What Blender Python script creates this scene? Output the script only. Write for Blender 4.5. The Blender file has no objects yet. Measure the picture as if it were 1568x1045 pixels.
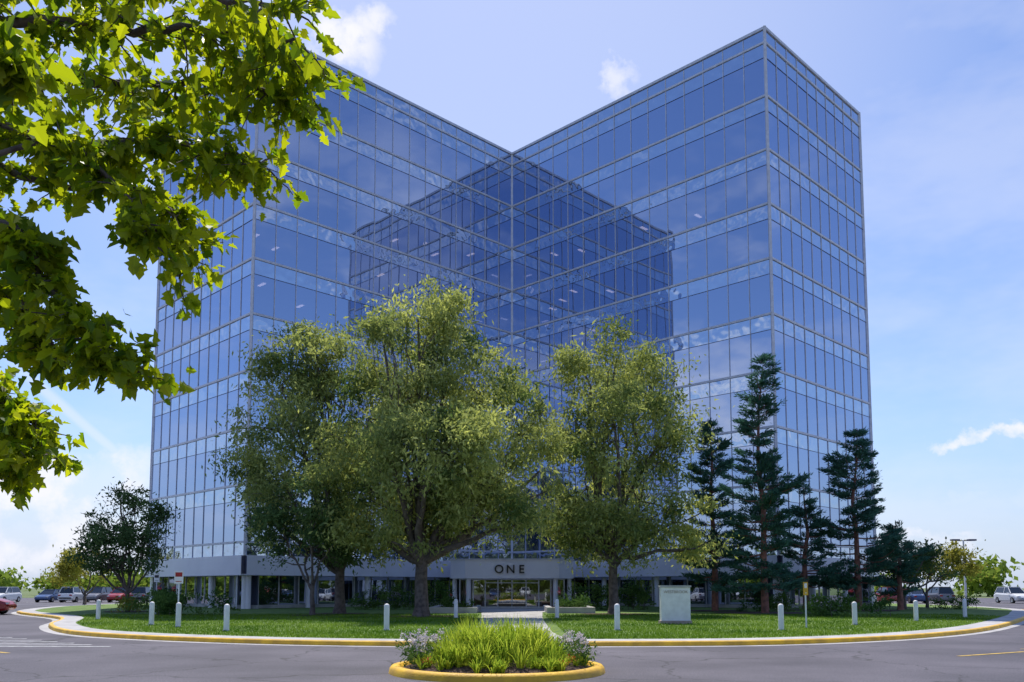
import bpy, math, random
import numpy as np
from mathutils import Vector, noise, Matrix
random.seed(7); rng=np.random.default_rng(7)
scene=bpy.context.scene
scene.view_settings.view_transform='Standard'; scene.view_settings.look='None'; scene.view_settings.exposure=0
F=1321.0; TH=math.radians(5.13); C=math.cos(TH); S=math.sin(TH); H=1.7
def W(px,py,y):
    Y=(781-py)/F; u=(px-784)/F
    z=y*(S+C*Y)/(C-S*Y); x=u*(y*C+z*S)
    return Vector((x,y,z+H))
def DIR(px,py):
    Y=781-py;u=px-784
    return Vector((u,F*C-Y*S,F*S+Y*C)).normalized()
# ---------------------------------------------------------------- materials
def newmat(name):
    m=bpy.data.materials.new(name); m.use_nodes=True
    nt=m.node_tree; nt.nodes.clear()
    out=nt.nodes.new('ShaderNodeOutputMaterial')
    return m,nt,out
def noise_col(nt,c1,c2,scale,detail=4,lo=.35,hi=.65,coord='Object'):
    tc=nt.nodes.new('ShaderNodeTexCoord')
    no=nt.nodes.new('ShaderNodeTexNoise'); no.inputs['Scale'].default_value=scale; no.inputs['Detail'].default_value=detail
    nt.links.new(tc.outputs[coord],no.inputs['Vector'])
    r=nt.nodes.new('ShaderNodeValToRGB'); r.color_ramp.elements[0].position=lo; r.color_ramp.elements[1].position=hi
    r.color_ramp.elements[0].color=(*c1,1); r.color_ramp.elements[1].color=(*c2,1)
    nt.links.new(no.outputs['Fac'],r.inputs['Fac'])
    return r.outputs['Color'],no,tc
def pbr(name,c1,c2=None,scale=3,rough=.7,metal=0,bump=0,bscale=40,spec=.5):
    m,nt,out=newmat(name)
    p=nt.nodes.new('ShaderNodeBsdfPrincipled'); nt.links.new(p.outputs[0],out.inputs[0])
    p.inputs['Roughness'].default_value=rough; p.inputs['Metallic'].default_value=metal
    p.inputs['Specular IOR Level'].default_value=spec
    if c2 is None: c2=tuple(v*.8 for v in c1)
    col,no,tc=noise_col(nt,c1,c2,scale); nt.links.new(col,p.inputs['Base Color'])
    if bump:
        n2=nt.nodes.new('ShaderNodeTexNoise'); n2.inputs['Scale'].default_value=bscale; n2.inputs['Detail'].default_value=5
        nt.links.new(tc.outputs['Object'],n2.inputs['Vector'])
        b=nt.nodes.new('ShaderNodeBump'); b.inputs['Strength'].default_value=bump; b.inputs['Distance'].default_value=.03
        nt.links.new(n2.outputs['Fac'],b.inputs['Height']); nt.links.new(b.outputs[0],p.inputs['Normal'])
    return m
def leafmat(name,dark,light,trans=.45,tcol=None,gloss=0):
    m,nt,out=newmat(name)
    at=nt.nodes.new('ShaderNodeAttribute'); at.attribute_name='tint'
    r=nt.nodes.new('ShaderNodeValToRGB'); r.color_ramp.elements[0].color=(*dark,1); r.color_ramp.elements[1].color=(*light,1)
    nt.links.new(at.outputs['Fac'],r.inputs['Fac'])
    if gloss:
        d=nt.nodes.new('ShaderNodeBsdfPrincipled'); d.inputs['Roughness'].default_value=.38; d.inputs['Specular IOR Level'].default_value=gloss
        nt.links.new(r.outputs[0],d.inputs['Base Color'])
    else:
        d=nt.nodes.new('ShaderNodeBsdfDiffuse'); nt.links.new(r.outputs[0],d.inputs['Color'])
    t=nt.nodes.new('ShaderNodeBsdfTranslucent')
    if tcol:
        mx=nt.nodes.new('ShaderNodeMix'); mx.data_type='RGBA'; mx.blend_type='MULTIPLY'; mx.inputs[0].default_value=1
        nt.links.new(r.outputs[0],mx.inputs[6]); mx.inputs[7].default_value=(*tcol,1)
        nt.links.new(mx.outputs[2],t.inputs['Color'])
    else: nt.links.new(r.outputs[0],t.inputs['Color'])
    ms=nt.nodes.new('ShaderNodeMixShader'); ms.inputs[0].default_value=trans
    nt.links.new(d.outputs[0],ms.inputs[1]); nt.links.new(t.outputs[0],ms.inputs[2]); nt.links.new(ms.outputs[0],out.inputs[0])
    return m
def glassmat(name,tint,trans,fac,wav=.02,ws=.6,opaque=None):
    m,nt,out=newmat(name)
    g=nt.nodes.new('ShaderNodeBsdfGlossy'); g.inputs['Roughness'].default_value=.015; g.inputs['Color'].default_value=(*tint,1)
    t=None
    if opaque:
        t=nt.nodes.new('ShaderNodeBsdfDiffuse'); t.inputs['Color'].default_value=(*opaque,1)
    if trans:
        t2=nt.nodes.new('ShaderNodeBsdfTransparent'); t2.inputs['Color'].default_value=(*trans,1)
        if t is None: t=t2
        else:
            m2=nt.nodes.new('ShaderNodeMixShader'); m2.inputs[0].default_value=.5
            nt.links.new(t.outputs[0],m2.inputs[1]); nt.links.new(t2.outputs[0],m2.inputs[2]); t=m2
    lw=nt.nodes.new('ShaderNodeFresnel'); lw.inputs['IOR'].default_value=1.6
    ma=nt.nodes.new('ShaderNodeMath'); ma.operation='MULTIPLY_ADD'; ma.use_clamp=True
    nt.links.new(lw.outputs[0],ma.inputs[0]); ma.inputs[1].default_value=1-fac; ma.inputs[2].default_value=fac
    ms=nt.nodes.new('ShaderNodeMixShader'); nt.links.new(ma.outputs[0],ms.inputs[0])
    nt.links.new(t.outputs[0],ms.inputs[1]); nt.links.new(g.outputs[0],ms.inputs[2]); nt.links.new(ms.outputs[0],out.inputs[0])
    tc=nt.nodes.new('ShaderNodeTexCoord'); no=nt.nodes.new('ShaderNodeTexNoise'); no.inputs['Scale'].default_value=ws; no.inputs['Detail'].default_value=1
    b=nt.nodes.new('ShaderNodeBump'); b.inputs['Strength'].default_value=1; b.inputs['Distance'].default_value=wav
    nt.links.new(tc.outputs['Object'],no.inputs['Vector']); nt.links.new(no.outputs['Fac'],b.inputs['Height']); nt.links.new(b.outputs[0],g.inputs['Normal'])
    return m
def emis(name,c,s):
    m,nt,out=newmat(name); e=nt.nodes.new('ShaderNodeEmission'); e.inputs[0].default_value=(*c,1); e.inputs[1].default_value=s
    nt.links.new(e.outputs[0],out.inputs[0]); return m
M={}
M['alu']=pbr('aluminium_frame',(.74,.73,.80),(.60,.59,.66),rough=.4,metal=0)
M['alu_dark']=pbr('dark_metal_coping',(.12,.12,.19),rough=.4,metal=.4)
M['band']=pbr('painted_panel',(.86,.83,.92),(.78,.75,.84),scale=.4,rough=.45)
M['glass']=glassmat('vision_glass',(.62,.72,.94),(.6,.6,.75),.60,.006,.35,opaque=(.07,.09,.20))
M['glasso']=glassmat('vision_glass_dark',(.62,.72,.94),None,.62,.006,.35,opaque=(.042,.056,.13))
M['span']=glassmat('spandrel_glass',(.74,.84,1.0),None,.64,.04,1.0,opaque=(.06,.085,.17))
M['gglass']=glassmat('lobby_glass',(.75,.8,.9),None,.6,.003,.5,opaque=(.02,.025,.03))
M['eglass']=glassmat('door_glass',(.8,.85,.9),(.5,.5,.5),.22,.002,.5)
M['slab']=pbr('ceiling_tile',(.30,.30,.32),scale=1)
M['core']=pbr('interior_wall',(.12,.12,.15),scale=.3)
M['lamp']=emis('ceiling_light',(1,.88,.82),1.9)
M['dark']=pbr('dark_letters',(.02,.02,.025),rough=.4)
M['conc']=pbr('concrete',(.52,.50,.49),(.36,.35,.35),scale=1.3,rough=.9,bump=.3,bscale=30)
M['yellow']=pbr('yellow_kerb_paint',(.85,.50,.02),(.58,.33,.03),scale=2.5,rough=.6,bump=.3,bscale=20)
M['yline']=pbr('yellow_line_paint',(.75,.48,.05),(.4,.27,.06),scale=5,rough=.7)
M['wline']=pbr('white_line_paint',(.7,.7,.7),(.35,.35,.36),scale=5,rough=.7)
M['white']=pbr('white_paint',(.85,.83,.83),(.74,.72,.72),scale=4,rough=.5)
M['mulch']=pbr('bark_mulch',(.13,.08,.06),(.06,.035,.03),scale=9,rough=1,bump=1,bscale=25)
M['bark']=pbr('bark',(.17,.135,.12),(.08,.062,.055),scale=5,rough=.95,bump=1,bscale=18)
M['pbark']=pbr('pine_bark',(.34,.15,.11),(.15,.075,.06),scale=4,rough=.95,bump=1,bscale=14)
M['brick']=pbr('sandstone',(.45,.36,.30),(.32,.24,.20),scale=3,rough=.8,bump=.4)
M['red']=pbr('red_petals',(.6,.02,.02),rough=.6)
M['orange']=pbr('orange_petals',(.7,.2,.02),rough=.6)
M['tyre']=pbr('tyre_rubber',(.02,.02,.02),rough=.8)
M['rim']=pbr('alloy_rim',(.5,.5,.52),rough=.3,metal=.8)
M['carglass']=pbr('car_glass',(.015,.02,.025),rough=.05,spec=1)
M['headl']=pbr('car_headlight',(.7,.7,.7),rough=.1)
M['taill']=pbr('car_taillight',(.4,.01,.01),rough=.2)
M['bronze']=pbr('bronze_frame',(.10,.08,.07),rough=.4,metal=.5)
m,nt,out=newmat('asphalt')
p=nt.nodes.new('ShaderNodeBsdfPrincipled'); nt.links.new(p.outputs[0],out.inputs[0]); p.inputs['Roughness'].default_value=.8
c,no,tc=noise_col(nt,(.055,.050,.066),(.112,.101,.124),.25,6)
n2=nt.nodes.new('ShaderNodeTexNoise'); n2.inputs['Scale'].default_value=35; n2.inputs['Detail'].default_value=6; nt.links.new(tc.outputs['Object'],n2.inputs['Vector'])
mr=nt.nodes.new('ShaderNodeMapRange'); mr.inputs[1].default_value=.3; mr.inputs[2].default_value=.7; mr.inputs[3].default_value=.5; mr.inputs[4].default_value=1.5; nt.links.new(n2.outputs['Fac'],mr.inputs[0])
vo=nt.nodes.new('ShaderNodeTexVoronoi'); vo.feature='DISTANCE_TO_EDGE'; vo.inputs['Scale'].default_value=.22
n3=nt.nodes.new('ShaderNodeTexNoise'); n3.inputs['Scale'].default_value=1.2; n3.inputs['Detail'].default_value=5; nt.links.new(tc.outputs['Object'],n3.inputs['Vector'])
va=nt.nodes.new('ShaderNodeVectorMath'); va.operation='MULTIPLY_ADD'; nt.links.new(n3.outputs['Color'],va.inputs[0]); va.inputs[1].default_value=(1.2,1.2,0); nt.links.new(tc.outputs['Object'],va.inputs[2]); nt.links.new(va.outputs[0],vo.inputs['Vector'])
mr2=nt.nodes.new('ShaderNodeMapRange'); mr2.inputs[1].default_value=0; mr2.inputs[2].default_value=.010; mr2.inputs[3].default_value=.35; mr2.inputs[4].default_value=1; nt.links.new(vo.outputs['Distance'],mr2.inputs[0])
mm=nt.nodes.new('ShaderNodeMath'); mm.operation='MULTIPLY'; nt.links.new(mr.outputs[0],mm.inputs[0]); nt.links.new(mr2.outputs[0],mm.inputs[1])
vs=nt.nodes.new('ShaderNodeVectorMath'); vs.operation='SCALE'; nt.links.new(c,vs.inputs[0]); nt.links.new(mm.outputs[0],vs.inputs['Scale']); nt.links.new(vs.outputs[0],p.inputs['Base Color'])
b=nt.nodes.new('ShaderNodeBump'); b.inputs['Strength'].default_value=.5; b.inputs['Distance'].default_value=.02; nt.links.new(n2.outputs['Fac'],b.inputs['Height']); nt.links.new(b.outputs[0],p.inputs['Normal'])
M['asphalt']=m
M['grass']=pbr('lawn_turf',(.08,.15,.02),(.15,.23,.035),scale=.8,rough=.9,bump=1,bscale=30)
M['field']=pbr('field_grass',(.08,.13,.03),(.14,.17,.05),scale=.05,rough=.9)
M['blade']=leafmat('grass_blade',(.07,.17,.012),(.24,.36,.04),.45)
M['leafA']=leafmat('willow_leaf',(.10,.16,.055),(.62,.65,.24),.5,(1.05,1.05,.7))
M['leafB']=leafmat('dark_leaf',(.05,.10,.04),(.15,.23,.08),.4)
M['leafM']=leafmat('maple_leaf',(.08,.15,.010),(.28,.33,.015),.62,(2.25,2.05,.7),.3)
M['leafY']=leafmat('olive_leaf',(.24,.23,.04),(.42,.40,.07),.45)
M['leafD']=leafmat('treeline_leaf',(.12,.20,.03),(.30,.38,.06),.45)
M['needle']=leafmat('pine_needle',(.035,.10,.075),(.12,.26,.17),.3)
M['lily']=leafmat('daylily_leaf',(.22,.36,.03),(.60,.66,.07),.5)
M['shrub']=leafmat('shrub_leaf',(.05,.12,.03),(.16,.25,.06),.35)
M['petal']=leafmat('pale_petal',(.6,.5,.55),(.85,.8,.78),.3)
# ---------------------------------------------------------------- mesh helpers
class MB:
    def __init__(s): s.v=[];s.f=[];s.m=[];s.mats=[]
    def mi(s,k):
        if k not in s.mats: s.mats.append(k)
        return s.mats.index(k)
    def face(s,pts,k):
        i=len(s.v); s.v+= [tuple(p) for p in pts]; s.f.append(tuple(range(i,i+len(pts)))); s.m.append(s.mi(k))
    def hexa(s,p,k):
        i=len(s.v); s.v+=[tuple(q) for q in p]
        for f in ((3,2,1,0),(4,5,6,7),(0,1,5,4),(1,2,6,5),(2,3,7,6),(3,0,4,7)):
            s.f.append(tuple(i+a for a in f)); s.m.append(s.mi(k))
    def box(s,x0,x1,y0,y1,z0,z1,k):
        s.hexa([(x0,y0,z0),(x1,y0,z0),(x1,y1,z0),(x0,y1,z0),(x0,y0,z1),(x1,y0,z1),(x1,y1,z1),(x0,y1,z1)],k)
    def prism(s,poly,z0,z1,k,ktop=None):
        n=len(poly)
        s.face([(x,y,z1) for x,y in poly],ktop or k); s.face([(x,y,z0) for x,y in reversed(poly)],k)
        for i in range(n):
            a=poly[i];b=poly[(i+1)%n]; s.face([(a[0],a[1],z0),(b[0],b[1],z0),(b[0],b[1],z1),(a[0],a[1],z1)],k)
    def lathe(s,prof,cx,cy,k,n=20):
        i=len(s.v)
        for r,z in prof:
            for j in range(n):
                a=2*math.pi*j/n; s.v.append((cx+r*math.cos(a),cy+r*math.sin(a),z))
        for q in range(len(prof)-1):
            for j in range(n):
                a=i+q*n+j;b=i+q*n+(j+1)%n; s.f.append((a,b,b+n,a+n)); s.m.append(s.mi(k))
        s.f.append(tuple(i+(len(prof)-1)*n+j for j in range(n))); s.m.append(s.mi(k))
    def tube(s,pts,rad,k,n=6):
        i=len(s.v); P=[Vector(p) for p in pts]
        for q,p in enumerate(P):
            d=(P[min(q+1,len(P)-1)]-P[max(q-1,0)])
            if d.length<1e-6: d=Vector((0,0,1))
            d.normalize(); a=d.cross(Vector((.3,.9,.1))); 
            if a.length<.05: a=d.cross(Vector((1,0,0)))
            a.normalize(); b=d.cross(a)
            for j in range(n):
                t=2*math.pi*j/n; s.v.append(tuple(p+(a*math.cos(t)+b*math.sin(t))*rad[q]))
        for q in range(len(P)-1):
            for j in range(n):
                a=i+q*n+j;b=i+q*n+(j+1)%n; s.f.append((a,b,b+n,a+n)); s.m.append(s.mi(k))
    def obj(s,name,parent=None,smooth=False,bevel=0):
        me=bpy.data.meshes.new(name); me.from_pydata(s.v,[],s.f)
        for k in s.mats: me.materials.append(M[k])
        me.polygons.foreach_set('material_index',s.m)
        if smooth: me.polygons.foreach_set('use_smooth',[True]*len(s.f))
        me.update(); o=bpy.data.objects.new(name,me); scene.collection.objects.link(o)
        if parent: o.parent=parent
        if bevel:
            b=o.modifiers.new('bevel','BEVEL'); b.width=bevel; b.segments=2; b.limit_method='ANGLE'
        return o
def empty(name):
    o=bpy.data.objects.new(name,None); o.empty_display_size=.5; scene.collection.objects.link(o); return o
def polymesh(name,V,n,tint,mat,parent=None,k=4):
    me=bpy.data.meshes.new(name); nf=len(V)//k
    me.vertices.add(len(V)); me.vertices.foreach_set('co',V.astype(np.float32).ravel())
    me.loops.add(len(V)); me.loops.foreach_set('vertex_index',np.arange(len(V),dtype=np.int32))
    me.polygons.add(nf); me.polygons.foreach_set('loop_start',np.arange(0,len(V),k,dtype=np.int32))
    try: me.polygons.foreach_set('loop_total',np.full(nf,k,dtype=np.int32))
    except Exception: pass
    at=me.attributes.new('tint','FLOAT','FACE'); at.data.foreach_set('value',np.clip(tint,0,1).astype(np.float32))
    me.materials.append(M[mat]); me.update(calc_edges=True); me.validate()
    o=bpy.data.objects.new(name,me); scene.collection.objects.link(o)
    if parent: o.parent=parent
    return o
def unit(a): return a/(np.linalg.norm(a,axis=1,keepdims=True)+1e-9)
def leaves(C0,L,Wd,droop,tint,lv=.35,dirs=None):
    n=len(C0); a=rng.normal(size=(n,3)); a[:,2]-=droop
    if dirs is not None: a=a*.5+dirs*1.2
    a=unit(a); b=unit(np.cross(a,rng.normal(size=(n,3))))
    l=(L*(1+lv*rng.normal(size=n))).clip(L*.4,L*2)[:,None]; w=l*(Wd/L)
    V=np.empty((n,4,3)); V[:,0]=C0; V[:,1]=C0+a*l*.45+b*w*.5; V[:,2]=C0+a*l; V[:,3]=C0+a*l*.45-b*w*.5
    return V.reshape(-1,3)
def lobe_pts(lobes,dens,seedoff=0,gap=.0,freq=.45,power=.42):
    out=[];idx=[]
    for q,(c,r) in enumerate(lobes):
        vol=4.19*r[0]*r[1]*r[2]; n=max(3,int(dens*vol**.8))
        for _ in range(n):
            d=Vector(rng.normal(size=3)).normalized(); t=random.random()**power
            t*=1+.30*noise.noise(d*2.3+Vector((q*7,seedoff,0)))+.12*random.random()
            p=Vector((c[0]+d.x*r[0]*t,c[1]+d.y*r[1]*t,c[2]+d.z*r[2]*t))
            if noise.noise(p*freq+Vector((seedoff,3,1)))< -gap: continue
            out.append(p); idx.append(q)
    return out,idx
def crown(name,pts,nper,rad,L,Wd,droop,mat,parent,flat=.6):
    P=np.array([tuple(p) for p in pts]); n=len(P)
    rr=rad*(.5+1.0*rng.random(n)); base=rng.random(n)
    big=np.array([noise.noise(Vector(p)*.5) for p in P])
    I=np.repeat(np.arange(n),nper); off=rng.normal(size=(len(I),3))*.5; off[:,2]*=flat; off[:,2]-=rng.random(len(I))*droop*.5
    C0=P[I]+off*rr[I][:,None]
    t=.5+.6*(base[I]-.5)+.7*big[I]+.25*(rng.random(len(I))-.5)
    return polymesh(name,leaves(C0,L,Wd,droop,None),4,t,mat,parent)
def limb(mb,a,b,ra,rb,k,seg=5,wob=.05,sag=0,n=6):
    a=Vector(a);b=Vector(b);d=b-a;L=d.length;pts=[];rad=[]
    o=Vector(rng.normal(size=3))*wob*L
    for i in range(seg+1):
        t=i/seg; p=a+d*t+o*math.sin(math.pi*t)+Vector((0,0,-sag*L*math.sin(math.pi*t)))+Vector(rng.normal(size=3))*(0 if i in(0,seg) else wob*.25*L)
        pts.append(p); rad.append(ra+(rb-ra)*t)
    mb.tube(pts,rad,k,n); return pts
GZ=.15
def deciduous(name,base,fork,lobes,r0,mat,dens,nper,L,Wd,droop,gap,crad=.9,bark='bark',soff=0,twigs=.3,tufts=0):
    root=empty(name); mb=MB(); bx,by=base
    F0=Vector((bx,by,fork))
    mb.tube([(bx,by,GZ-.2),(bx,by,GZ+.05),(bx+.02,by,GZ+.5),(bx-.03,by,fork*.6),(bx,by,fork)],[r0*1.7,r0*1.4,r0*1.05,r0*.92,r0*.85],bark,12)
    nl=len(lobes); lob=list(lobes)
    for _ in range(tufts):
        c,r=lobes[random.randrange(nl)]; d=Vector(rng.normal(size=3)).normalized(); d.z=abs(d.z)*.9+.1 if random.random()<.7 else d.z
        s=random.uniform(.28,.45)*r[0]; lob.append((Vector((c[0]+d.x*r[0]*1.0,c[1]+d.y*r[1]*1.0,c[2]+d.z*r[2]*1.02)),(s,s,s*1.15)))
    pts,idx=lobe_pts(lob,dens,soff,gap)
    mids=[]
    for c,r in lobes:
        c=Vector(c); mids.append(limb(mb,F0+Vector((0,0,-.2-.4*random.random())),c,r0*.6,.05,bark,7,.07))
    for p,q in zip(pts,idx):
        if q<nl and random.random()<twigs:
            m_=mids[q]; st=m_[random.randint(len(m_)//2,len(m_)-1)]
            limb(mb,st,p,.045,.012,bark,3,.08,n=4)
    mb.obj('trunk_and_limbs',root,True)
    crown('foliage',pts,nper,crad,L,Wd,droop,mat,root)
    return root
def PL(lst,depth,dy=1.0,ry=.9):
    out=[]
    for i,l in enumerate(lst):
        px,py,rx,rz=l[:4]; off=l[4] if len(l)>4 else (random.random()-.5)*2*dy
        c=W(px,py,depth+off); s=(depth+off)/F
        out.append((c,(rx*s,max(rx,rz)*s*ry,rz*s)))
    return out
# ---------------------------------------------------------------- building
T=19.2;U=12.0;Y0=81.3
P=[(0,Y0),(T,Y0-T),(T+U,Y0-T+U),(0,Y0+2*U),(-T-U,Y0-T+U),(-T,Y0-T)]
bld=empty('office_building')
LV=[4.97+4.22*k for k in range(10)]; TOP=44.2; SP=1.2
def wallframe(A,B):
    A=Vector((*A,0));B=Vector((*B,0));d=(B-A);L=d.length;d.normalize();n=Vector((d.y,-d.x,0));return A,d,n,L
def wbox(mb,fr,s0,s1,d0,d1,z0,z1,k):
    A,d,n,L=fr
    def q(s,e,z): v=A+d*s+n*e; return (v.x,v.y,z)
    mb.hexa([q(s0,d1,z0),q(s1,d1,z0),q(s1,d0,z0),q(s0,d0,z0),q(s0,d1,z1),q(s1,d1,z1),q(s1,d0,z1),q(s0,d0,z1)],k)
def panel(mb,fr,s0,s1,z0,z1,k,e=0,j=.004):
    A,d,n,L=fr; a=random.uniform(-j,j);b=random.uniform(-j,j)
    def q(s,z,t): v=A+d*s+n*(e+t); return (v.x,v.y,z)
    mb.face([q(s0,z0,-a-b),q(s1,z0,a-b),q(s1,z1,a+b),q(s0,z1,-a+b)],k)
walls=[((-T,Y0-T),(0,Y0),15),((0,Y0),(T,Y0-T),15),((T,Y0-T),(T+U,Y0-T+U),10),((T+U,Y0-T+U),(0,Y0+2*U),26),((0,Y0+2*U),(-T-U,Y0-T+U),26),((-T-U,Y0-T+U),(-T,Y0-T),10)]
gl=MB();fr_=MB();bd=MB()
for wi,(A,B,nb) in enumerate(walls):
    fr=wallframe(A,B);L=fr[3];w=L/nb
    for k in range(9):
        see=(wi<2 and k in(4,5,6))
        for i in range(nb):
            panel(gl,fr,i*w,(i+1)*w,LV[k],LV[k+1]-SP,'glass' if see else 'glasso')
            panel(gl,fr,i*w,(i+1)*w,LV[k+1]-SP,LV[k+1],'span',j=.006)
    for i in range(nb):
        panel(gl,fr,i*w,(i+1)*w,3.9,LV[0],'span'); panel(gl,fr,i*w,(i+1)*w,LV[9],TOP-.25,'span',j=.003)
    for i in range(nb+1):
        s=min(max(i*w,.03),L-.03); wbox(fr_,fr,s-.022,s+.022,-.06,.05,4.0,TOP-.3,'alu')
    for k in range(10):
        wbox(fr_,fr,.01,L-.01,-.07,.08,LV[k]-.08,LV[k]+.08,'alu')
        if k: wbox(fr_,fr,.01,L-.01,-.05,.035,LV[k]-SP-.014,LV[k]-SP+.014,'alu_dark')
    wbox(fr_,fr,-.0,L,-.3,.10,TOP-.22,TOP,'alu')
    nbp=int(L/3.6)
    for i in range(nbp):
        a=i*L/nbp;c_=(i+1)*L/nbp
        wbox(bd,fr,a+.008,c_-.008,-.4,.30+.0,2.62,4.0,'band')
    wbox(bd,fr,0,L,-.35,.27,2.66,3.96,'alu_dark')
    wbox(bd,fr,0,L,-.3,.32,2.56,2.62,'alu')
    ng=int(L/1.6)
    for i in range(ng):
        panel(gl,fr,i*L/ng,(i+1)*L/ng,GZ,2.7,'gglass',e=-1.1)
        wbox(fr_,fr,i*L/ng-.03,i*L/ng+.03,-1.15,-1.04,GZ,2.7,'alu')
    wbox(fr_,fr,0,L,-1.2,-1.0,GZ-.05,GZ+.25,'conc')
    nc=max(2,int(L/5.4))
    for i in range(nc+1):
        s=min(max(i*L/nc,.45),L-.45)
        v=fr[0]+fr[1]*s+fr[2]*(-.25); fr_.lathe([(.2,GZ-.05),(.2,2.6)],v.x,v.y,'band',14)
gl.obj('glazing',bld); fr_.obj('mullions',bld); bd.obj('canopy_band',bld)
ct=MB()
for p in P: ct.box(p[0]-.10,p[0]+.10,p[1]-.10,p[1]+.10,4.0,TOP+.02,'alu')
ct.obj('corner_trim',bld)
def inset(e):
    r2=e*math.sqrt(2)
    return [(0,Y0+r2),(T,Y0-T+r2),(T+U-r2,Y0-T+U),(0,Y0+2*U-r2),(-T-U+r2,Y0-T+U),(-T,Y0-T+r2)]
sl=MB()
for k in range(1,10): sl.prism(inset(.15),LV[k]-SP,LV[k]-.1,'slab')
sl.prism(inset(.15),2.7,3.9,'slab'); sl.prism(inset(.2),TOP-.4,TOP-.1,'core')
sl.prism(inset(5.2),GZ,LV[9]-1.3,'core')
for A,B,nb in walls[:2]:
    fr=wallframe(A,B);w=fr[3]/nb
    for k in (4,5,6):
        for i in range(1,nb):
            if random.random()<.22: wbox(sl,fr,i*w-.06,i*w+.06,-5,-.3,LV[k],LV[k+1]-SP,'slab')
sl.obj('floor_slabs',bld)
li=MB()
for wi in (0,1):
    fr=wallframe(*walls[wi][:2])
    for k in (4,5,6):
        for s in np.arange(1.5,fr[3]-2,2.4):
            if random.random()<{4:.3,5:.5,6:.35}[k]:
                dd=-random.choice([1.2,2.4,3.6]); zz=LV[k+1]-SP-.02
                wbox(li,fr,s,s+.26,dd-.9,dd,zz-.03,zz,'lamp')
li.obj('ceiling_lights',bld)
pt=MB(); YF=63.5
pt.prism([(-3.45,YF),(3.45,YF),(4.6,YF+1.15),(4.6,Y0-4.3),(0,Y0-1),(-4.6,Y0-4.3),(-4.6,YF+1.15)],2.35,3.72,'band')
pt.prism([(-3.5,YF-.06),(3.5,YF-.06),(4.68,YF+1.12),(4.68,Y0-4.5),(-4.68,Y0-4.5),(-4.68,YF+1.12)],3.722,3.80,'alu')
for x in (-3.2,3.2): pt.lathe([(.17,GZ),(.17,2.35)],x,YF+.35,'band',14)
for x in (-4.3,4.3): pt.lathe([(.17,GZ),(.17,2.35)],x,YF+1.5,'band',14)
yd=YF+1.3
xs=[-3.9,-2.9,-2.0,-1.05,0,1.05,2.0,2.9,3.9]
for a,b_ in zip(xs[:-1],xs[1:]):
    pt.face([(a,yd,GZ+.02),(b_,yd,GZ+.02),(b_,yd,2.35),(a,yd,2.35)],'eglass')
for x in xs: pt.box(x-.045,x+.045,yd-.06,yd+.06,GZ+.01,2.35,'alu')
pt.box(-3.9,3.9,yd-.05,yd+.05,2.24,2.349,'alu'); pt.box(-3.9,3.9,yd-.05,yd+.05,GZ+.012,GZ+.12,'alu')
pt.box(-2,2,yd-.07,yd-.045,2.0,2.07,'alu')
for x in (-.95,-.1,.1,.95): pt.box(x-.02,x+.02,yd-.16,yd-.12,GZ+.8,GZ+1.4,'bronze')
for x in (-.52,.52): pt.box(x-.5,x+.5,yd-.06,yd-.03,GZ+.13,GZ+.33,'bronze')
for sx in (-1,1):
    pt.face([(sx*3.9,yd,GZ),(sx*4.4,Y0-5,GZ),(sx*4.4,Y0-5,2.35),(sx*3.9,yd,2.35)],'gglass')
pt.box(-3.5,3.5,yd+8,yd+8.2,GZ,2.35,'brick')
for x in (-2,0,2):
    pt.box(x-.3,x+.3,yd+1.5,yd+2.1,2.30,2.345,'lamp'); pt.box(x-.3,x+.3,yd+4.5,yd+5.1,2.30,2.345,'lamp')
pt.box(-1.4,1.4,yd+6,yd+6.8,GZ,1.2,'bronze')
pt.obj('entrance_portal',bld)
for ch,x in (('O',-.85),('N',0),('E',.8)):
    cu=bpy.data.curves.new('letter_'+ch,'FONT'); cu.body=ch; cu.size=.86; cu.extrude=.04; cu.align_x='CENTER'; cu.offset=.012
    cu.materials.append(M['dark'])
    o=bpy.data.objects.new('letter_'+ch,cu); scene.collection.objects.link(o); o.location=(x-.1,YF-.06,2.74); o.rotation_euler=(math.pi/2,0,0); o.parent=bld
# ---------------------------------------------------------------- ground
g=MB(); g.face([(-900,-900,0),(900,-900,0),(900,1500,0),(-900,1500,0)],'field'); g.obj('ground')
g=MB(); g.face([(-95,-90,.004),(95,-90,.004),(120,140,.004),(-120,140,.004)],'asphalt'); g.obj('asphalt_road')
ctrl=[(-24,46),(-20,37.5),(-16.3,31.8),(-12.5,28.6),(-7.5,26.1),(-3.2,25.1),(0,25),(3.2,25.1),(7,25.5),(10.6,27),(14.3,29.6),(18.6,34),(24.5,42),(31,52),(37,64),(38,82),(26,108),(0,118),(-26,108),(-38,82),(-34,60)]
def catmull(c,n=6):
    o=[];m=len(c)
    for i in range(m):
        p0,p1,p2,p3=[np.array(c[(i+j-1)%m],float) for j in range(4)]
        for t in np.arange(n)/n:
            o.append(.5*((2*p1)+(-p0+p2)*t+(2*p0-5*p1+4*p2-p3)*t*t+(-p0+3*p1-3*p2+p3)*t**3))
    return np.array(o)
E=catmull(ctrl)
def offs(E,d):
    t=np.roll(E,-1,0)-np.roll(E,1,0); t/=np.linalg.norm(t,axis=1,keepdims=True); n=np.stack([-t[:,1],t[:,0]],1); return E+n*d
E1=offs(E,.18);E2=offs(E,1.05)
kb=MB();sw=MB();n=len(E)
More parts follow.
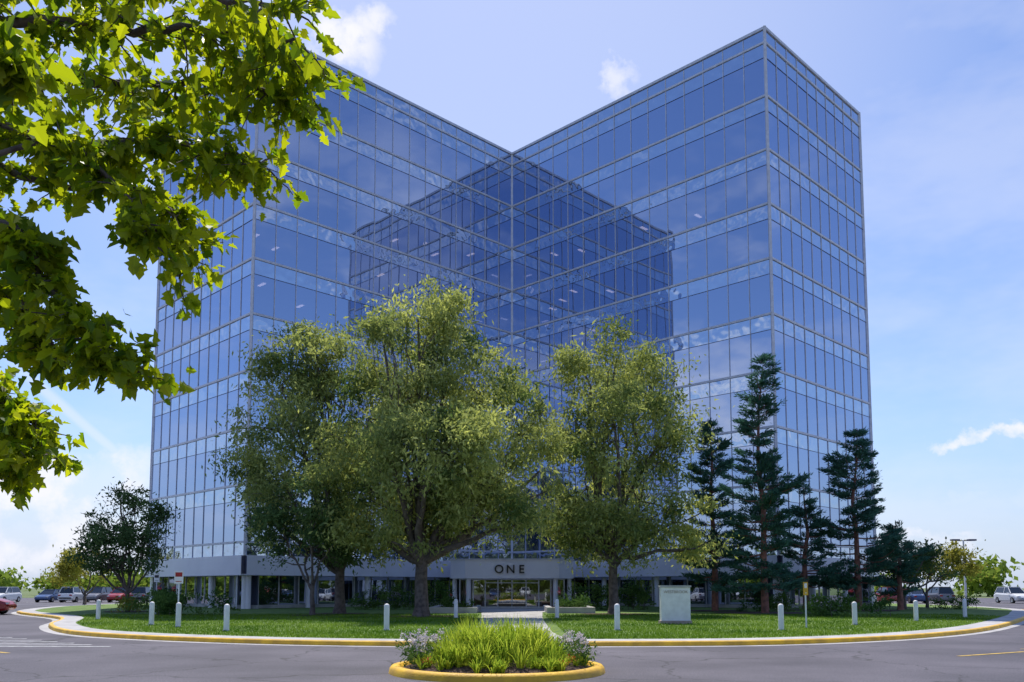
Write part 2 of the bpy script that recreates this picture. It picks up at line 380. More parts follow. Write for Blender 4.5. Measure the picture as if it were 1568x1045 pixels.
for i in range(n):
    j=(i+1)%n
    k='yellow' if (E[i][1]<60) else 'conc'
    gapx=abs((E[i][0]+E[j][0])/2)<1.7 and E[i][1]<30
    if not gapx:
        pr=[(0,0.0),(.02,.12),(.05,.145),(.18,.15)]
        for (d0,z0),(d1,z1) in zip(pr[:-1],pr[1:]):
            a0=offs(E,d0);a1=offs(E,d1)
            kb.face([(*a0[i],z0),(*a0[j],z0),(*a1[j],z1),(*a1[i],z1)],k)
        g0=offs(E,-.35); kb.face([(*g0[i],.008),(*g0[j],.008),(*E[j],.008),(*E[i],.008)],'conc')
        kb.face([(*E1[i],.15),(*E1[j],.15),(*E1[j],.0),(*E1[i],.0)],k)
    else:
        kb.face([(*offs(E,-.1)[i],.01),(*offs(E,-.1)[j],.01),(*E1[j],.148),(*E1[i],.148)],'conc')
    sw.face([(*E1[i],.146),(*E1[j],.146),(*E2[j],.154),(*E2[i],.154)],'conc')
kb.obj('yellow_kerb'); sw.obj('sidewalk')
lw=MB(); lw.face([(*p,GZ) for p in offs(E,.9)],'grass'); lw.obj('lawn')
pa=MB(); prev=None
for y,hw in ((25.25,1.9),(26.3,1.6),(30,1.4),(38,1.45),(46,1.6),(54,1.9),(58,3.2),(64.7,4.2)):
    if prev: pa.face([(-prev[1],prev[0],.159),(prev[1],prev[0],.159),(hw,y,.159),(-hw,y,.159)],'conc')
    prev=(y,hw)
pa.obj('entrance_path')
for sx in (-1,1):
    pw=MB(); 
    pw.box(*sorted((sx*2.1,sx*5.0)),52.0,52.35,GZ-.05,.50,'conc'); pw.box(*sorted((sx*2.1,sx*2.45)),52.352,59,GZ-.05,.50,'conc'); pw.box(*sorted((sx*4.65,sx*5.0)),52.352,59,GZ-.05,.50,'conc')
    pw.box(*sorted((sx*2.452,sx*4.648)),52.36,59,GZ,.40,'mulch')
    pw.obj('planter_wall',bevel=.02)
rm=MB()
def line(x0,y0,x1,y1,w,k,z=.012):
    d=Vector((x1-x0,y1-y0)).normalized(); nx,ny=-d.y*w/2,d.x*w/2
    rm.face([(x0-nx,y0-ny,z),(x1-nx,y1-ny,z),(x1+nx,y1+ny,z),(x0+nx,y0+ny,z)],k)
line(11.0,21.5,19.5,26.5,.12,'yline')
for i in range(6): line(14+i*2.2,24+i*1.9,17.5+i*2.2,22.6+i*1.9,.1,'yline')
line(-13,22.5,-16.5,25.2,.12,'yline')
for i in range(8): line(-21.5+i*.9,28.8-i*.55,-17.8+i*.9,30.2-i*.75,.18,'wline')
for i in range(16): line(-62+i*2.7,96,-62+i*2.7,101.5,.12,'wline')
for i in range(16): line(36+i*2.7,90,36+i*2.7,95.5,.12,'wline')
rm.obj('road_marking')
poly=offs(E,1.1)
def inside(x,y):
    c=np.zeros(len(x),bool);j=len(poly)-1
    for i in range(len(poly)):
        xi,yi=poly[i];xj,yj=poly[j]
        with np.errstate(divide='ignore',invalid='ignore'):
            c^=((yi>y)!=(yj>y))&(x<(xj-xi)*(y-yi)/(yj-yi)+xi)
        j=i
    return c
nb_=130000; x=rng.uniform(-24,26,nb_); y=26+24*rng.random(nb_)**1.6; ok=inside(x,y)&(np.abs(x)>1.8); x=x[ok];y=y[ok];n=len(x)
h=rng.uniform(.05,.10,n); a=rng.uniform(0,6.28,n); wv=.014+.0*h
V=np.empty((n,3,3)); V[:,0]=np.stack([x-np.cos(a)*wv,y-np.sin(a)*wv,np.full(n,GZ)],1); V[:,1]=np.stack([x+np.cos(a)*wv,y+np.sin(a)*wv,np.full(n,GZ)],1)
V[:,2]=np.stack([x+rng.normal(size=n)*.03,y+rng.normal(size=n)*.03,GZ+h],1)
tn=np.array([noise.noise(Vector((p,q,0))*.35) for p,q in zip(x,y)])
polymesh('lawn_grass',V.reshape(-1,3),3,.5+.9*tn+.3*(rng.random(n)-.5),'blade',None,3)
# ---------------------------------------------------------------- island planter
IX,IY,IR=-.3,17.7,2.18
isl=empty('flower_bed_island')
mb=MB(); mb.lathe([(IR,0.0),(IR-.02,.10),(IR-.06,.145),(IR-.14,.155),(IR-.22,.15),(IR-.23,.05)],IX,IY,'yellow',72); o=mb.obj('kerb_ring',isl,True)
mb=MB(); mb.lathe([(IR-.22,.08),(IR-.6,.16),(1.0,.28),(.3,.33)],IX,IY,'mulch',40); mb.obj('soil',isl,True)
def blades(cx,cy,cz,nb,L,w,spread,segs=4):
    out=[]
    for _ in range(nb):
        a=random.uniform(0,6.283);sp=random.uniform(.15,1)*spread;l=L*random.uniform(.65,1.15)
        dx,dy=math.cos(a),math.sin(a);px_,py_=-dy,dx
        last=None
        for s in range(segs+1):
            t=s/segs; r=sp*l*t*(.4+.6*t); z=l*(t-.45*sp*t*t*t*1.2); ww=w*(1-t)**.6*.5+.001
            c=(cx+dx*(r+.04),cy+dy*(r+.04),cz+z)
            cur=((c[0]-px_*ww,c[1]-py_*ww,c[2]),(c[0]+px_*ww,c[1]+py_*ww,c[2]))
            if last: out+= [last[0],last[1],cur[1],cur[0]]
            last=cur
    return out
vv=[];tt=[]
for _ in range(84):
    r=1.3*math.sqrt(random.random());a=random.uniform(0,6.283)
    cz=.28-.12*r
    b_=blades(IX+r*math.cos(a),IY+r*math.sin(a)-.15,cz,42,.92 if r<1.0 else .66,.030,.75); vv+=b_; t0=random.random(); tt+=[t0*.6+.4*random.random() for _ in range(len(b_)//4)]
for _ in range(80):
    r=random.uniform(1.25,1.8);a=random.uniform(0,6.283)
    b_=blades(IX+r*math.cos(a),IY+r*math.sin(a),.13,26,.34,.024,1.0); vv+=b_; tt+=[random.random()*.8 for _ in range(len(b_)//4)]
polymesh('daylily_leaves',np.array(vv),4,np.array(tt),'lily',isl)
pc=[]
while len(pc)<110:
    a=random.uniform(0,6.283); r=random.uniform(1.5,1.9)
    if math.sin(a)<-.45: continue
    pc.append((IX+r*math.cos(a),IY+r*math.sin(a),.44+.32*random.random()))
pc=np.array(pc); I=np.repeat(np.arange(len(pc)),30); C0=pc[I]+rng.normal(size=(len(I),3))*.036
polymesh('pale_flowers',leaves(C0,.034,.034,0,None),4,rng.random(len(I)),'petal',isl)
I=np.repeat(np.arange(len(pc)),36); C0=pc[I]+rng.normal(size=(len(I),3))*.1-np.array([0,0,.2])
polymesh('flower_foliage',leaves(C0,.08,.03,0,None),4,rng.random(len(I)),'shrub',isl)
for c in ((IX+1.45,IY-.75,.34),(IX+1.25,IY-1.2,.27),(IX-1.35,IY-.9,.3)):
    C0=np.array([c])+rng.normal(size=(40,3))*np.array([.07,.05,.03]); polymesh('orange_flowers',leaves(C0,.035,.03,0,None),4,rng.random(40),'orange',isl)
# ---------------------------------------------------------------- trees
main=PL([(640,490,62,58,0),(588,530,55,55),(692,510,58,50),(640,600,100,80,0),(565,640,70,75),(735,605,72,68),(800,650,50,66),(655,700,115,80,-2),(560,740,78,80),(755,730,82,85),(640,790,110,65,2),(600,690,70,60,-4),(700,660,70,60,-4),(650,560,60,60,3.5),(828,720,36,66),(520,800,50,45),(800,800,45,45),(600,830,50,35)],46,2.6)
deciduous('shade_tree',(W(645,950,46).x,46),3.3,main,.36,'leafA',2.3,105,.25,.09,1.0,.05,.95,soff=1,tufts=60)
t2=PL([(482,540,58,46,0),(430,590,54,50),(528,585,48,58),(405,655,46,55),(478,660,70,70,-1.5),(540,690,50,70),(440,740,60,60),(520,780,60,55),(470,620,50,50,2.5),(395,720,34,44),(560,810,50,40),(410,790,40,40)],51,2.4)
deciduous('shade_tree',(W(520,930,51).x,51),3.0,t2,.30,'leafA',2.4,100,.26,.092,1.0,.05,.95,soff=5,tufts=40)
t3=PL([(945,548,52,46,0),(892,565,42,44),(995,590,52,55),(880,640,40,60),(942,650,80,75,-2),(1020,660,50,65),(900,745,62,70),(985,750,78,75),(1045,800,46,50),(865,800,38,48),(935,820,70,45,-1),(950,600,60,60,3),(1065,840,36,25)],50,2.4)
deciduous('shade_tree',(W(940,945,50).x,50),3.4,t3,.28,'leafA',2.3,105,.25,.09,1.0,.05,.95,soff=9,tufts=42)
t4=PL([(478,790,60,40),(430,810,45,40),(520,820,50,40),(470,845,60,35)],48,1.5)
deciduous('ornamental_tree',(W(478,938,48).x,48),2.0,t4,.13,'leafB',2.4,90,.22,.09,.3,.08,.7,soff=12,tufts=8)
t5=PL([(190,790,38,36,0),(160,830,35,30),(225,825,32,32),(190,850,55,32),(150,860,28,20),(240,860,22,22),(185,765,16,16),(145,800,16,16),(240,795,14,16)],55,1)
deciduous('ornamental_tree',(W(195,930,55).x,55),1.8,t5,.14,'leafB',4.2,75,.22,.08,-.6,.12,.6,soff=15,twigs=.6,tufts=26)
t6=PL([(1375,868,40,22),(1420,855,40,24),(1445,880,36,16),(1350,880,30,16)],62,1.5)
deciduous('ornamental_tree',(W(1385,930,62).x,62),1.5,t6,.12,'leafB',4,80,.22,.09,.3,.0,.7,soff=18,tufts=5)
t7=PL([(1430,860,38,22),(1400,872,34,18),(1462,876,30,18)],66,1.5)
deciduous('ornamental_tree',(W(1420,928,66).x,66),1.4,t7,.10,'leafY',5,90,.22,.09,.3,.0,.7,soff=21,tufts=5)
t8=PL([(130,868,34,18),(105,880,28,14),(160,876,30,16)],78,1.5)
deciduous('ornamental_tree',(W(130,915,78).x,78),1.4,t8,.12,'leafY',4,80,.26,.1,.3,.0,.7,soff=25,tufts=4)
def pine(name,bx,by,top,rmax,seed,zb=2.0,dens=1.0):
    random.seed(seed); root=empty(name); mb=MB(); Hh=top-GZ
    wob=[(random.uniform(-.12,.12),random.uniform(-.12,.12)) for _ in range(6)]
    pts=[(bx+wob[i][0]*i*.5,by+wob[i][1]*i*.5,GZ-.1+Hh*i/5) for i in range(6)]
    mb.tube(pts,[.24,.19,.15,.11,.06,.015],'pbark',8)
    tc=[];dr=[];z=zb
    while z<top-.15:
        t=(z-zb)/(top-zb); R=rmax*((1-t)**.8)*(.8+.28*math.sin(t*13+seed))+.25
        nbr=random.randint(5,6) if random.random()>.15 else 2
        for _ in range(nbr):
            a=random.uniform(0,6.283); r=R*random.uniform(.5,1.2)
            f=z/top*5;i=min(int(f),4);bxx=pts[i][0]+(pts[i+1][0]-pts[i][0])*(f-i);byy=pts[i][1]+(pts[i+1][1]-pts[i][1])*(f-i)
            z0=z+random.uniform(-.15,.15); e=Vector((bxx+math.cos(a)*r,byy+math.sin(a)*r,z0+r*random.uniform(-.16,.20)*(1-t)+t*.5*r))
            st=Vector((bxx,byy,z0-.1)); limb(mb,st,e,.05*(1-t)+.02,.012,'pbark',5,.03,.08,5)
            nt_=max(4,int(r*6*dens))
            for q in range(nt_):
                s=.3+.7*random.random()**.75; p=st.lerp(e,s)+Vector((0,0,-.08*r*math.sin(math.pi*s)))
                lat=(1-s)*.5*r+.18; th=Vector((-math.sin(a),math.cos(a),0))*random.uniform(-lat,lat)
                c=p+th+Vector((0,0,random.uniform(-.06,.12))); tc.append(c); v=(Vector((math.cos(a),math.sin(a),.25))+th*.8).normalized(); dr.append(v)
        z+=random.uniform(.44,.66)
    mb.obj('trunk_and_branches',root,True)
    Pn=np.array([tuple(c) for c in tc]); D=np.array([tuple(c) for c in dr]); k=36
    I=np.repeat(np.arange(len(Pn)),k); s=rng.random(len(I))[:,None]-.5
    C0=Pn[I]+D[I]*s*.55+rng.normal(size=(len(I),3))*np.array([.10,.10,.06])
    base=rng.random(len(Pn))
    polymesh('needles',leaves(C0,.22,.055,-.3,None,dirs=D[I]),4,base[I]*.7+.3*rng.random(len(I)),'needle',root)
pine('pine_tree',W(1172,943,52).x,52,W(1178,548,52).z,3.1,3)
pine('pine_tree',W(1315,935,58).x,58,W(1325,655,58).z,4.0,5)
pine('pine_tree',W(1228,935,60).x,59,W(1235,735,59).z,2.5,8,zb=2.2)
pine('pine_tree',W(1095,940,57).x,57,W(1085,640,57).z,2.7,11)
pine('pine_tree',W(1375,935,60).x+.2,60,W(1385,800,60).z,2.2,14,zb=1.6)
random.seed(99)
tl=[];
for i in range(260):
    a=random.uniform(-math.pi,math.pi); R=random.uniform(150,215)
    x_=math.sin(a)*R; y_=math.cos(a)*R+20
    back=math.cos(a)<.3
    h_=random.uniform(4.0,6.5) if not back else random.uniform(7,13)
    rr=random.uniform(3,6)
    tl.append(((x_,y_,h_*.55),(rr,rr,h_*.5)))
pts,_=lobe_pts(tl,.55,40,.25)
crown('distant_tree_line',pts,22,2.0,1.0,.65,.2,'leafD',None)
def shrub(name,c,r,n,mat='shrub',L=.14,nper=45):
    root=empty(name); lob=[]
    for _ in range(n):
        lob.append(((c[0]+random.uniform(-1,1)*r[0],c[1]+random.uniform(-1,1)*r[1],GZ+r[2]*random.uniform(.35,.6)),(min(r[0],.8)*random.uniform(.6,1),min(r[1],.8),r[2]*.5)))
    pts,_=lobe_pts(lob,7,random.random()*50,.4,1.0)
    crown('leaves',pts,nper,.38,L,L*.5,-.1,mat,root)
    mb=MB()
    for p in pts[::6]: limb(mb,(p.x,p.y,GZ-.02),p,.02,.006,'bark',2,.05,n=4)
    mb.obj('stems',root)
shrub('hedge',(-6.9,61,0),(2.2,.6,1.9),12); shrub('hedge',(6.9,61,0),(2.5,.6,2.0),13)
shrub('shrub',(W(225,945,50).x,50,0),(1.6,.8,1.3),8); shrub('shrub',(W(300,945,48).x,48,0),(1.7,.8,1.2),8)
shrub('flowering_shrub',(W(1295,950,46).x,46,0),(2.2,.7,1.2),10); shrub('shrub',(W(1180,935,55).x,56,0),(1.6,.6,1.3),6)
shrub('shrub',(W(180,940,53).x,54,0),(.8,.5,1.1),3,'leafY'); shrub('shrub',(W(1450,938,62).x,62,0),(2.0,.6,1.0),6)
shrub('shrub',(W(560,935,60).x,60,0),(1.8,.5,1.1),5); shrub('shrub',(W(1010,935,60).x,60,0),(1.6,.5,1.1),5)
shrub('shrub',(-3.5,55,0),(.9,2,.9),5); shrub('shrub',(3.5,55,0),(.9,2,.9),5)
mu=MB()
for px,d,r in ((645,46,1.6),(520,51,1.3),(940,50,1.5),(1172,52,2.4),(1310,58,2.4),(195,55,1.2),(478,48,1.0),(1232,59,1.6),(1095,57,1.8)):
    cx=W(px,930,d).x; zz=GZ+.014+.004*(px%7)
    mu.face([(cx+r*1.25*math.cos(t)*(1+.08*math.sin(3*t)),d+r*math.sin(t),zz) for t in np.linspace(0,6.283,33)[:-1]],'mulch')
mu.obj('mulch_bed')
# foreground maple
fm=empty('maple_tree'); mb=MB(); tx,ty=-10.2,10.0
mb.tube([(tx,ty,-.1),(tx,ty,.4),(tx+.05,ty,2.2),(tx+.1,ty,4.5),(tx+.2,ty,7.5),(tx+.1,ty,10.5)],[.34,.27,.23,.2,.13,.04],'bark',12)
FL=[]
def fbranch(path,dep,r0,zoneR,tw):
    pts=[W(a,b,dep+dd) for a,b,dd in path]
    st=Vector((tx+.1,ty,min(9,max(2.4,pts[0].z-.8))))
    full=[st]+pts; rad=[r0*(1-i/(len(full)))+.006 for i in range(len(full))]
    ref=[];rr=[]
    for i in range(len(full)-1):
        for t in np.arange(4)/4:
            ref.append(full[i].lerp(full[i+1],t)+Vector(rng.normal(size=3))*.03); rr.append(rad[i]*(1-t)+rad[i+1]*t)
    ref.append(full[-1]);rr.append(rad[-1]); mb.tube(ref,rr,'bark',6)
    for i in range(4,len(ref)):
        for _ in range(tw):
            if random.random()<.2: continue
            d=Vector(rng.normal(size=3)); d.z=d.z*.7-.1; d.normalize(); l=zoneR*random.uniform(.35,1)
            e=ref[i]+d*l+Vector((0,0,-.12*l)); tp=limb(mb,ref[i],e,.012,.004,'bark',4,.06,n=4)
            for q in range(1,5):
                for _ in range(random.randint(1,4)): FL.append((tp[q],d))
            FL.append((e,d))
fbranch([(-40,40,0),(60,30,0),(170,40,.2),(280,45,0),(380,50,.2),(450,60,0)],8.2,.07,.66,4)
fbranch([(-40,130,.8),(90,122,.6),(180,128,.6),(270,130,.4),(360,125,.2),(430,140,0),(470,110,0)],8.8,.07,.62,5)
fbranch([(-40,200,0),(60,210,.2),(150,225,.3),(240,215,.3),(320,230,.2),(400,250,.2)],8.5,.055,.54,5)
fbranch([(-30,240,.3),(90,290,.3),(190,285,.3),(260,320,.2),(290,380,.1),(275,420,0)],9.2,.045,.44,4)
fbranch([(60,215,0),(150,250,.1),(215,330,0),(230,370,0)],8.3,.03,.40,4)
fbranch([(-50,330,0),(20,350,0),(60,420,.1),(110,480,0),(150,530,0),(215,570,.1)],7.8,.04,.38,5)
fbranch([(-50,440,0),(10,450,.2),(60,500,.1),(100,550,.1)],8.4,.04,.45,5)
fbranch([(-50,580,.6),(0,610,.3),(40,650,.2),(75,700,.1)],9,.03,.42,6)
fbranch([(-60,700,.6),(-10,690,.3),(30,725,.2)],9.2,.03,.36,5)
fbranch([(-60,-20,0),(100,-30,0),(260,-25,0),(380,0,0),(450,10,0)],7.5,.06,.55,3)
fbranch([(-60,80,-2.0),(0,100,-2.0),(30,110,-2)],7.0,.04,.30,3)
mb.obj('trunk_and_limbs',fm,True)
for _ in range(500):
    d=Vector(rng.normal(size=3)).normalized(); FL.append((Vector((tx-1.6,ty,8))+Vector((d.x*3.0,d.y*4.5,d.z*4.4))*random.uniform(.6,1),d))
n=len(FL); C0=np.array([tuple(p) for p,_ in FL])+rng.normal(size=(n,3))*.05
D=np.array([tuple(d) for _,d in FL]); a=unit(D*.6+rng.normal(size=(n,3))*.5+np.array([0,0,-.45])); nn=rng.normal(size=(n,3))*.6+np.array([0,0,1.]); b=unit(np.cross(a,nn)); up=unit(np.cross(b,a))
sz=(.135*(1+.28*rng.normal(size=n))).clip(.05,.23)[:,None]
half=[(0,0),(.16,.34),(.30,.24),(.42,.50),(.56,.26),(.72,.28),(1,0)]
V=[];
for sgn in (1,-1):
    vs=[C0+a*sz*px_+b*sz*py_*sgn*.95+up*sz*(abs(py_)*.35-.25*px_*px_) for px_,py_ in half]
    if sgn<0: vs=vs[::-1]
    V.append(np.stack(vs,1))
V=np.concatenate(V,0); tt=rng.random(n); tt=np.concatenate([tt,tt])
polymesh('leaves',V.reshape(-1,3),7,tt,'leafM',fm,7)
# ---------------------------------------------------------------- street furniture
def bollard(px,py,d,h=.95):
    p=W(px,py,d); mb=MB(); z=GZ
    mb.lathe([(.10,z-.05),(.10,z+h-.08),(.085,z+h-.03),(.05,z+h),(.005,z+h+.01)],p.x,d,'white',16)
    mb.lathe([(.14,z-.04),(.14,z+.03),(.102,z+.035)],p.x,d,'conc',16); mb.obj('bollard',None,True)
for px,d in ((150,42),(232,36),(347,31),(592,31.5),(945,31.5),(1196,31.5),(1309,36),(1403,40),(1478,45),(273,34),(853,44),(698,44)):
    bollard(px,950,d)
def sign(name,px,d,h,w,hh,k1,k2):
    x0=W(px,900,d).x; mb=MB(); mb.tube([(x0,d,GZ-.05),(x0,d,GZ+h)],[.03,.03],'alu',8)
    mb.box(x0-w/2,x0+w/2,d-.05,d-.03,GZ+h-hh,GZ+h,k1)
    mb.box(x0-w/2+.04,x0+w/2-.04,d-.055,d-.051,GZ+h-hh*.45,GZ+h-.05,k2)
    mb.box(x0-w/2+.06,x0+w/2-.06,d-.055,d-.051,GZ+h-hh+.07,GZ+h-hh*.8,k2)
    mb.obj(name)
sign('parking_sign',274,35,2.2,.36,.5,'white','taill'); sign('parking_sign',1233,33,1.75,.18,.5,'yellow','white'); sign('parking_sign',240,50,2.3,.32,.45,'white','dark')
sg=empty('monument_sign'); d=37; x0=W(1033,900,d).x; mb=MB()
mb.box(x0-.62,x0+.62,d-.22,d+.22,GZ-.02,GZ+1.55,'white'); mb.obj('slab',sg,bevel=.015)
mb=MB(); mb.box(x0-.67,x0+.67,d-.27,d+.27,GZ-.02,GZ+.14,'brick'); mb.box(x0-.66,x0+.66,d-.26,d+.26,GZ+1.552,GZ+1.63,'conc'); mb.obj('plinth_and_cap',sg)
cu=bpy.data.curves.new('sign_text','FONT'); cu.body='WESTBROOK'; cu.size=.17; cu.extrude=.004; cu.align_x='CENTER'; cu.materials.append(M['brick'])
o=bpy.data.objects.new('sign_text',cu); scene.collection.objects.link(o); o.location=(x0,d-.228,GZ+1.3); o.rotation_euler=(math.pi/2,0,0); o.parent=sg
def lamp(x,y,h):
    mb=MB(); mb.lathe([(.25,0),(.25,.6),(.1,.62),(.09,h*.5),(.065,h)],x,y,'alu',12)
    mb.box(x-.75,x+.75,y-.03,y+.03,h-.05,h+.02,'alu_dark')
    for s in (-1,1): mb.box(x+s*.75-.35,x+s*.75+.35,y-.22,y+.22,h-.03,h+.12,'alu_dark')
    mb.obj('street_lamp')
p=W(1475,828,78); lamp(p.x,78,p.z)
lamp(-48,20,8); lamp(48,15,8)
def carmesh(col,suv=False):
    mb=MB(); M['car_'+col[0]]=M.get('car_'+col[0]) or pbr('car_paint_'+col[0],col[1],col[1],rough=.25,spec=.8)
    k='car_'+col[0]; hh=.28 if suv else 0
    st=[(-2.25,.45,.62,.70),(-2.2,.30,.85+hh*.4,.82),(-1.7,.22,.98+hh*.6,.89),(-.9,.2,.97+hh*.5,.91),(0,.2,.95+hh*.5,.92),(.8,.2,.93+hh*.5,.91),(1.5,.22,.84+hh*.5,.88),(2.05,.28,.70+hh*.4,.80),(2.25,.42,.58+hh*.2,.66)]
    secs=[]
    for x,zb,zt,w in st:
        secs.append([(x,-w*.9,zb),(x,-w,zb+.12),(x,-w,zt-.2),(x,-w*.93,zt-.04),(x,-w*.6,zt),(x,w*.6,zt),(x,w*.93,zt-.04),(x,w,zt-.2),(x,w,zb+.12),(x,w*.9,zb)])
    for a,b in zip(secs[:-1],secs[1:]):
        for i in range(10): j=(i+1)%10; mb.face([a[i],a[j],b[j],b[i]],k)
    mb.face(secs[0],k); mb.face(secs[-1][::-1],k)
    zb=.90+hh*.5; zt=1.42+hh
    bx=(-2.0 if suv else -1.75,1.05); tx_=(-1.7 if suv else -.95,.3)
    B=[(bx[0],-.80,zb),(bx[1],-.80,zb-.03),(bx[1],.80,zb-.03),(bx[0],.80,zb)]; Tt=[(tx_[0],-.60,zt),(tx_[1],-.60,zt),(tx_[1],.60,zt),(tx_[0],.60,zt)]
    for i in range(4): j=(i+1)%4; mb.face([B[i],B[j],Tt[j],Tt[i]],'carglass')
    mb.prism([(tx_[0]-.05,-.61),(tx_[1]+.05,-.61),(tx_[1]+.05,.61),(tx_[0]-.05,.61)],zt-.02,zt+.05,k)
    for s in (-1,1):
        for fx,tx2 in ((bx[0],tx_[0]),(-.3,-.3),(bx[1],tx_[1])):
            mb.tube([(fx,s*.805,zb),(tx2,s*.61,zt)],[.045,.04],k,5)
    for x in (-1.38,1.38):
        for s in (-1,1):
            i=len(mb.v); n=18
            for r,yy in ((.33,.70),(.33,.92),(.2,.935),(.01,.92)):
                for j in range(n): a=2*math.pi*j/n; mb.v.append((x+r*math.cos(a),s*yy,.33+r*math.sin(a)))
            for q in range(3):
                for j in range(n): a=i+q*n+j;b=i+q*n+(j+1)%n; mb.f.append((a,b,b+n,a+n)); mb.m.append(mb.mi('tyre' if q<2 else 'rim'))
    for s in (-1,1):
        mb.box(2.06,2.2,min(s*.45,s*.75),max(s*.45,s*.75),.56+hh*.3,.68+hh*.3,'headl'); mb.box(-2.26,-2.15,min(s*.5,s*.78),max(s*.5,s*.78),.66+hh*.3,.80+hh*.3,'taill')
        mb.box(.72,.9,min(s*.9,s*1.05),max(s*.9,s*1.05),.92+hh*.5,1.04+hh*.5,k)
    return mb
cols=[('silver',(.45,.46,.48)),('white',(.75,.75,.75)),('black',(.02,.02,.025)),('red',(.30,.02,.02)),('blue',(.04,.08,.2)),('grey',(.15,.15,.17))]
meshes=[]
for i,c in enumerate(cols):
    o=carmesh(c,i%2==1).obj('parked_car'); meshes.append(o.data); bpy.data.objects.remove(o)
def car(x,y,rot):
    o=bpy.data.objects.new('parked_car',random.choice(meshes)); o.location=(x,y,.006); o.rotation_euler=(0,0,rot); scene.collection.objects.link(o)
for i in range(16):
    if random.random()<.8: car(-60.6+i*2.7,98.8,math.pi/2*random.choice((1,-1)))
for i in range(15):
    if random.random()<.75: car(37.4+i*2.7,92.8,math.pi/2*random.choice((1,-1)))
car(-33.5,54,.2)
for sx in (-1,1):
    for i in range(19):
        if random.random()<.9: car(sx*45,8+i*2.8,0)
        if random.random()<.85: car(sx*60,0+i*2.8,math.pi)
for i in range(14):
    if random.random()<.8: car(-20+i*2.8,-30,math.pi/2)
# ---------------------------------------------------------------- light, sky, camera
EL=math.radians(62); AZ=math.radians(-9)
sv=Vector((math.sin(AZ)*math.cos(EL),math.cos(AZ)*math.cos(EL),math.sin(EL)))
sd=bpy.data.lights.new('sun','SUN'); sd.energy=5; sd.angle=math.radians(.5); sd.color=(1,.95,.86)
so=bpy.data.objects.new('sun',sd); so.rotation_euler=sv.to_track_quat('Z','Y').to_euler(); so.location=(0,0,80); scene.collection.objects.link(so)
w=bpy.data.worlds.new('World'); scene.world=w; w.use_nodes=True; nt=w.node_tree; nt.nodes.clear()
out=nt.nodes.new('ShaderNodeOutputWorld'); bg=nt.nodes.new('ShaderNodeBackground'); bg.inputs[1].default_value=.135; nt.links.new(bg.outputs[0],out.inputs[0])
sk=nt.nodes.new('ShaderNodeTexSky'); sk.sky_type='NISHITA'; sk.sun_disc=False; sk.sun_elevation=EL; sk.sun_rotation=AZ; sk.air_density=1.15; sk.dust_density=.4; sk.ozone_density=4.0
hs=nt.nodes.new('ShaderNodeMix'); hs.data_type='RGBA'; hs.blend_type='MULTIPLY'; hs.inputs[0].default_value=1; hs.inputs[7].default_value=(.98,1.0,1.20,1); nt.links.new(sk.outputs[0],hs.inputs[6]); SKY=hs.outputs[2]
tc=nt.nodes.new('ShaderNodeTexCoord')
def mth(op,a,b=None,c=None,clamp=False):
    n=nt.nodes.new('ShaderNodeMath'); n.operation=op; n.use_clamp=clamp
    for i,v in enumerate((a,b,c)):
        if v is None: continue
        if isinstance(v,(int,float)): n.inputs[i].default_value=v
        else: nt.links.new(v,n.inputs[i])
    return n.outputs[0]
def vm(op,a,b,c=None):
    n=nt.nodes.new('ShaderNodeVectorMath'); n.operation=op
    for i,v in enumerate((a,b,c)):
        if v is None: continue
        if isinstance(v,(tuple,Vector)): n.inputs[i].default_value=tuple(v)
        else: nt.links.new(v,n.inputs[i])
    return n
def smooth(v,a,b):
    n=nt.nodes.new('ShaderNodeMapRange'); n.interpolation_type='SMOOTHSTEP'; nt.links.new(v,n.inputs[0]); n.inputs[1].default_value=a; n.inputs[2].default_value=b; n.inputs[3].default_value=0; n.inputs[4].default_value=1; return n.outputs[0]
def wn(scale,detail,vec=None,rough=.55):
    n=nt.nodes.new('ShaderNodeTexNoise'); n.inputs['Scale'].default_value=scale; n.inputs['Detail'].default_value=detail; n.inputs['Roughness'].default_value=rough
    nt.links.new(vec or tc.outputs['Generated'],n.inputs['Vector']); return n
G=tc.outputs['Generated']
n1=wn(17,6,None,.6); dist=vm('SUBTRACT',n1.outputs['Color'],(.5,.5,.5)); v2=vm('MULTIPLY_ADD',dist.outputs[0],(.09,.09,.09),G).outputs[0]
fineM=smooth(n1.outputs['Fac'],.36,.58)
acc=None
for px,py,r,sx,st in ((535,60,.056,1,1.0),(575,35,.036,1,.9),(950,112,.036,1,.75),(60,750,.10,.6,.95),(170,735,.06,.8,.95),(60,830,.13,.4,.85),(190,830,.08,.5,.8),(1485,672,.026,.5,.9),(1562,662,.02,.7,.9),(1440,832,.03,.5,.8),(1540,760,.05,.3,.25)):
    d=DIR(px,py); df=vm('SUBTRACT',v2,d).outputs[0]; df=vm('MULTIPLY',df,(sx,sx,1.0/ max(sx,.3) if sx<1 else 1.0)).outputs[0]
    ln=nt.nodes.new('ShaderNodeVectorMath'); ln.operation='LENGTH'; nt.links.new(df,ln.inputs[0])
    mk=smooth(ln.outputs['Value'],r,r*.25); mk=mth('MULTIPLY',mk,st)
    acc=mk if acc is None else mth('MAXIMUM',acc,mk)
acc=mth('MULTIPLY',acc,mth('MULTIPLY_ADD',fineM,.6,.4))
a_=DIR(70,600); b_=DIR(215,725); nn_=a_.cross(b_).normalized(); mid=((a_+b_)/2).normalized()
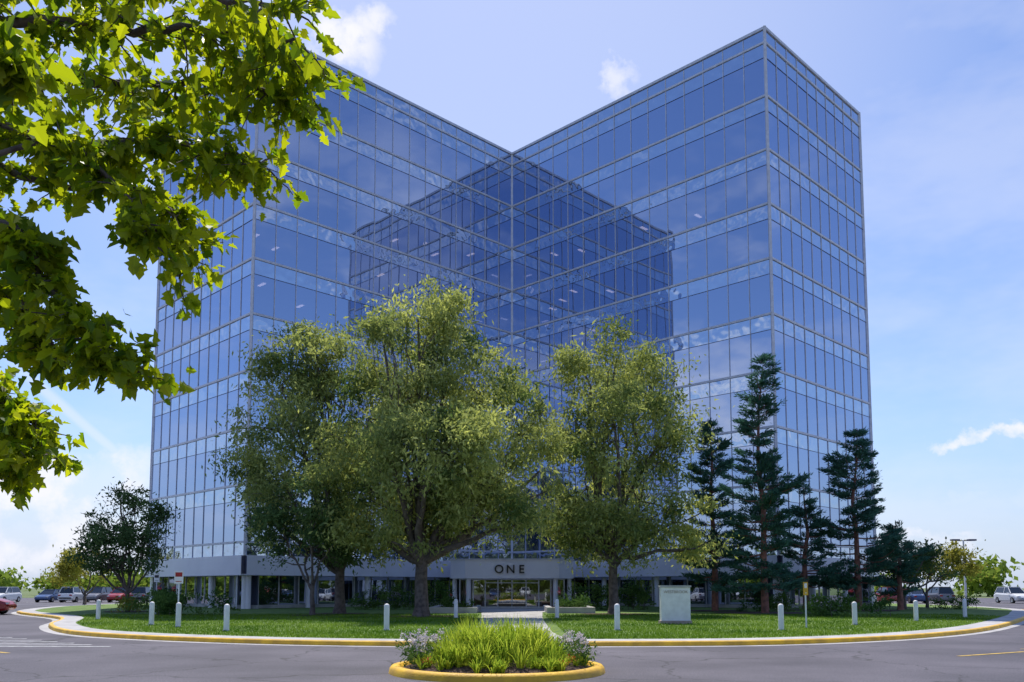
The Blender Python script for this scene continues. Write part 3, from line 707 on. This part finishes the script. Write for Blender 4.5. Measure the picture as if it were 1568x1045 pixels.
dd=mth('ABSOLUTE',vm('DOT_PRODUCT',G,tuple(nn_)).outputs['Value']); md=vm('DOT_PRODUCT',G,tuple(mid)).outputs['Value']
ctr=mth('MULTIPLY',mth('MULTIPLY',smooth(dd,.009,.001),smooth(md,.992,.999)),.4); acc=mth('MAXIMUM',acc,ctr)
sep=nt.nodes.new('ShaderNodeSeparateXYZ'); nt.links.new(G,sep.inputs[0])
gv=vm('MULTIPLY',G,(1,1,2.4)).outputs[0]; gn=wn(3.2,5,gv,.6)
gen=smooth(gn.outputs['Fac'],.47,.64); gen=mth('MULTIPLY',gen,smooth(sep.outputs['Y'],.5,.15)); gen=mth('MULTIPLY',gen,smooth(sep.outputs['Z'],.66,.15)); gen=mth('MULTIPLY',gen,.75)
north=smooth(sep.outputs['Y'],.2,.7)
wis=mth('MULTIPLY',mth('MULTIPLY_ADD',smooth(gn.outputs['Fac'],.36,.70),.26,.03),north)
glow=mth('MULTIPLY',smooth(vm('DOT_PRODUCT',G,tuple(DIR(720,-60))).outputs['Value'],.82,1.0),.32)
haze=mth('MULTIPLY',smooth(sep.outputs['Z'],.22,-.02),.75)
m0=nt.nodes.new('ShaderNodeMix'); m0.data_type='RGBA'; nt.links.new(haze,m0.inputs[0]); nt.links.new(SKY,m0.inputs[6]); m0.inputs[7].default_value=(3.3,4.4,6.4,1)
acc=mth('MAXIMUM',mth('MAXIMUM',acc,gen),mth('MAXIMUM',wis,glow),clamp=True)
mx=nt.nodes.new('ShaderNodeMix'); mx.data_type='RGBA'; nt.links.new(acc,mx.inputs[0]); nt.links.new(m0.outputs[2],mx.inputs[6]); mx.inputs[7].default_value=(7.2,7.2,7.8,1)
nt.links.new(mx.outputs[2],bg.inputs[0])
cd=bpy.data.cameras.new('camera'); cam=bpy.data.objects.new('camera',cd); scene.collection.objects.link(cam); scene.camera=cam
cam.location=(0,0,H); cam.rotation_euler=(math.pi/2+TH,0,0); cd.sensor_width=36; cd.lens=36*F/1568; cd.shift_y=258.5/1568; cd.clip_end=4000; cd.clip_start=.1
print('done',sum(len(o.data.polygons) for o in bpy.data.objects if o.type=='MESH'))
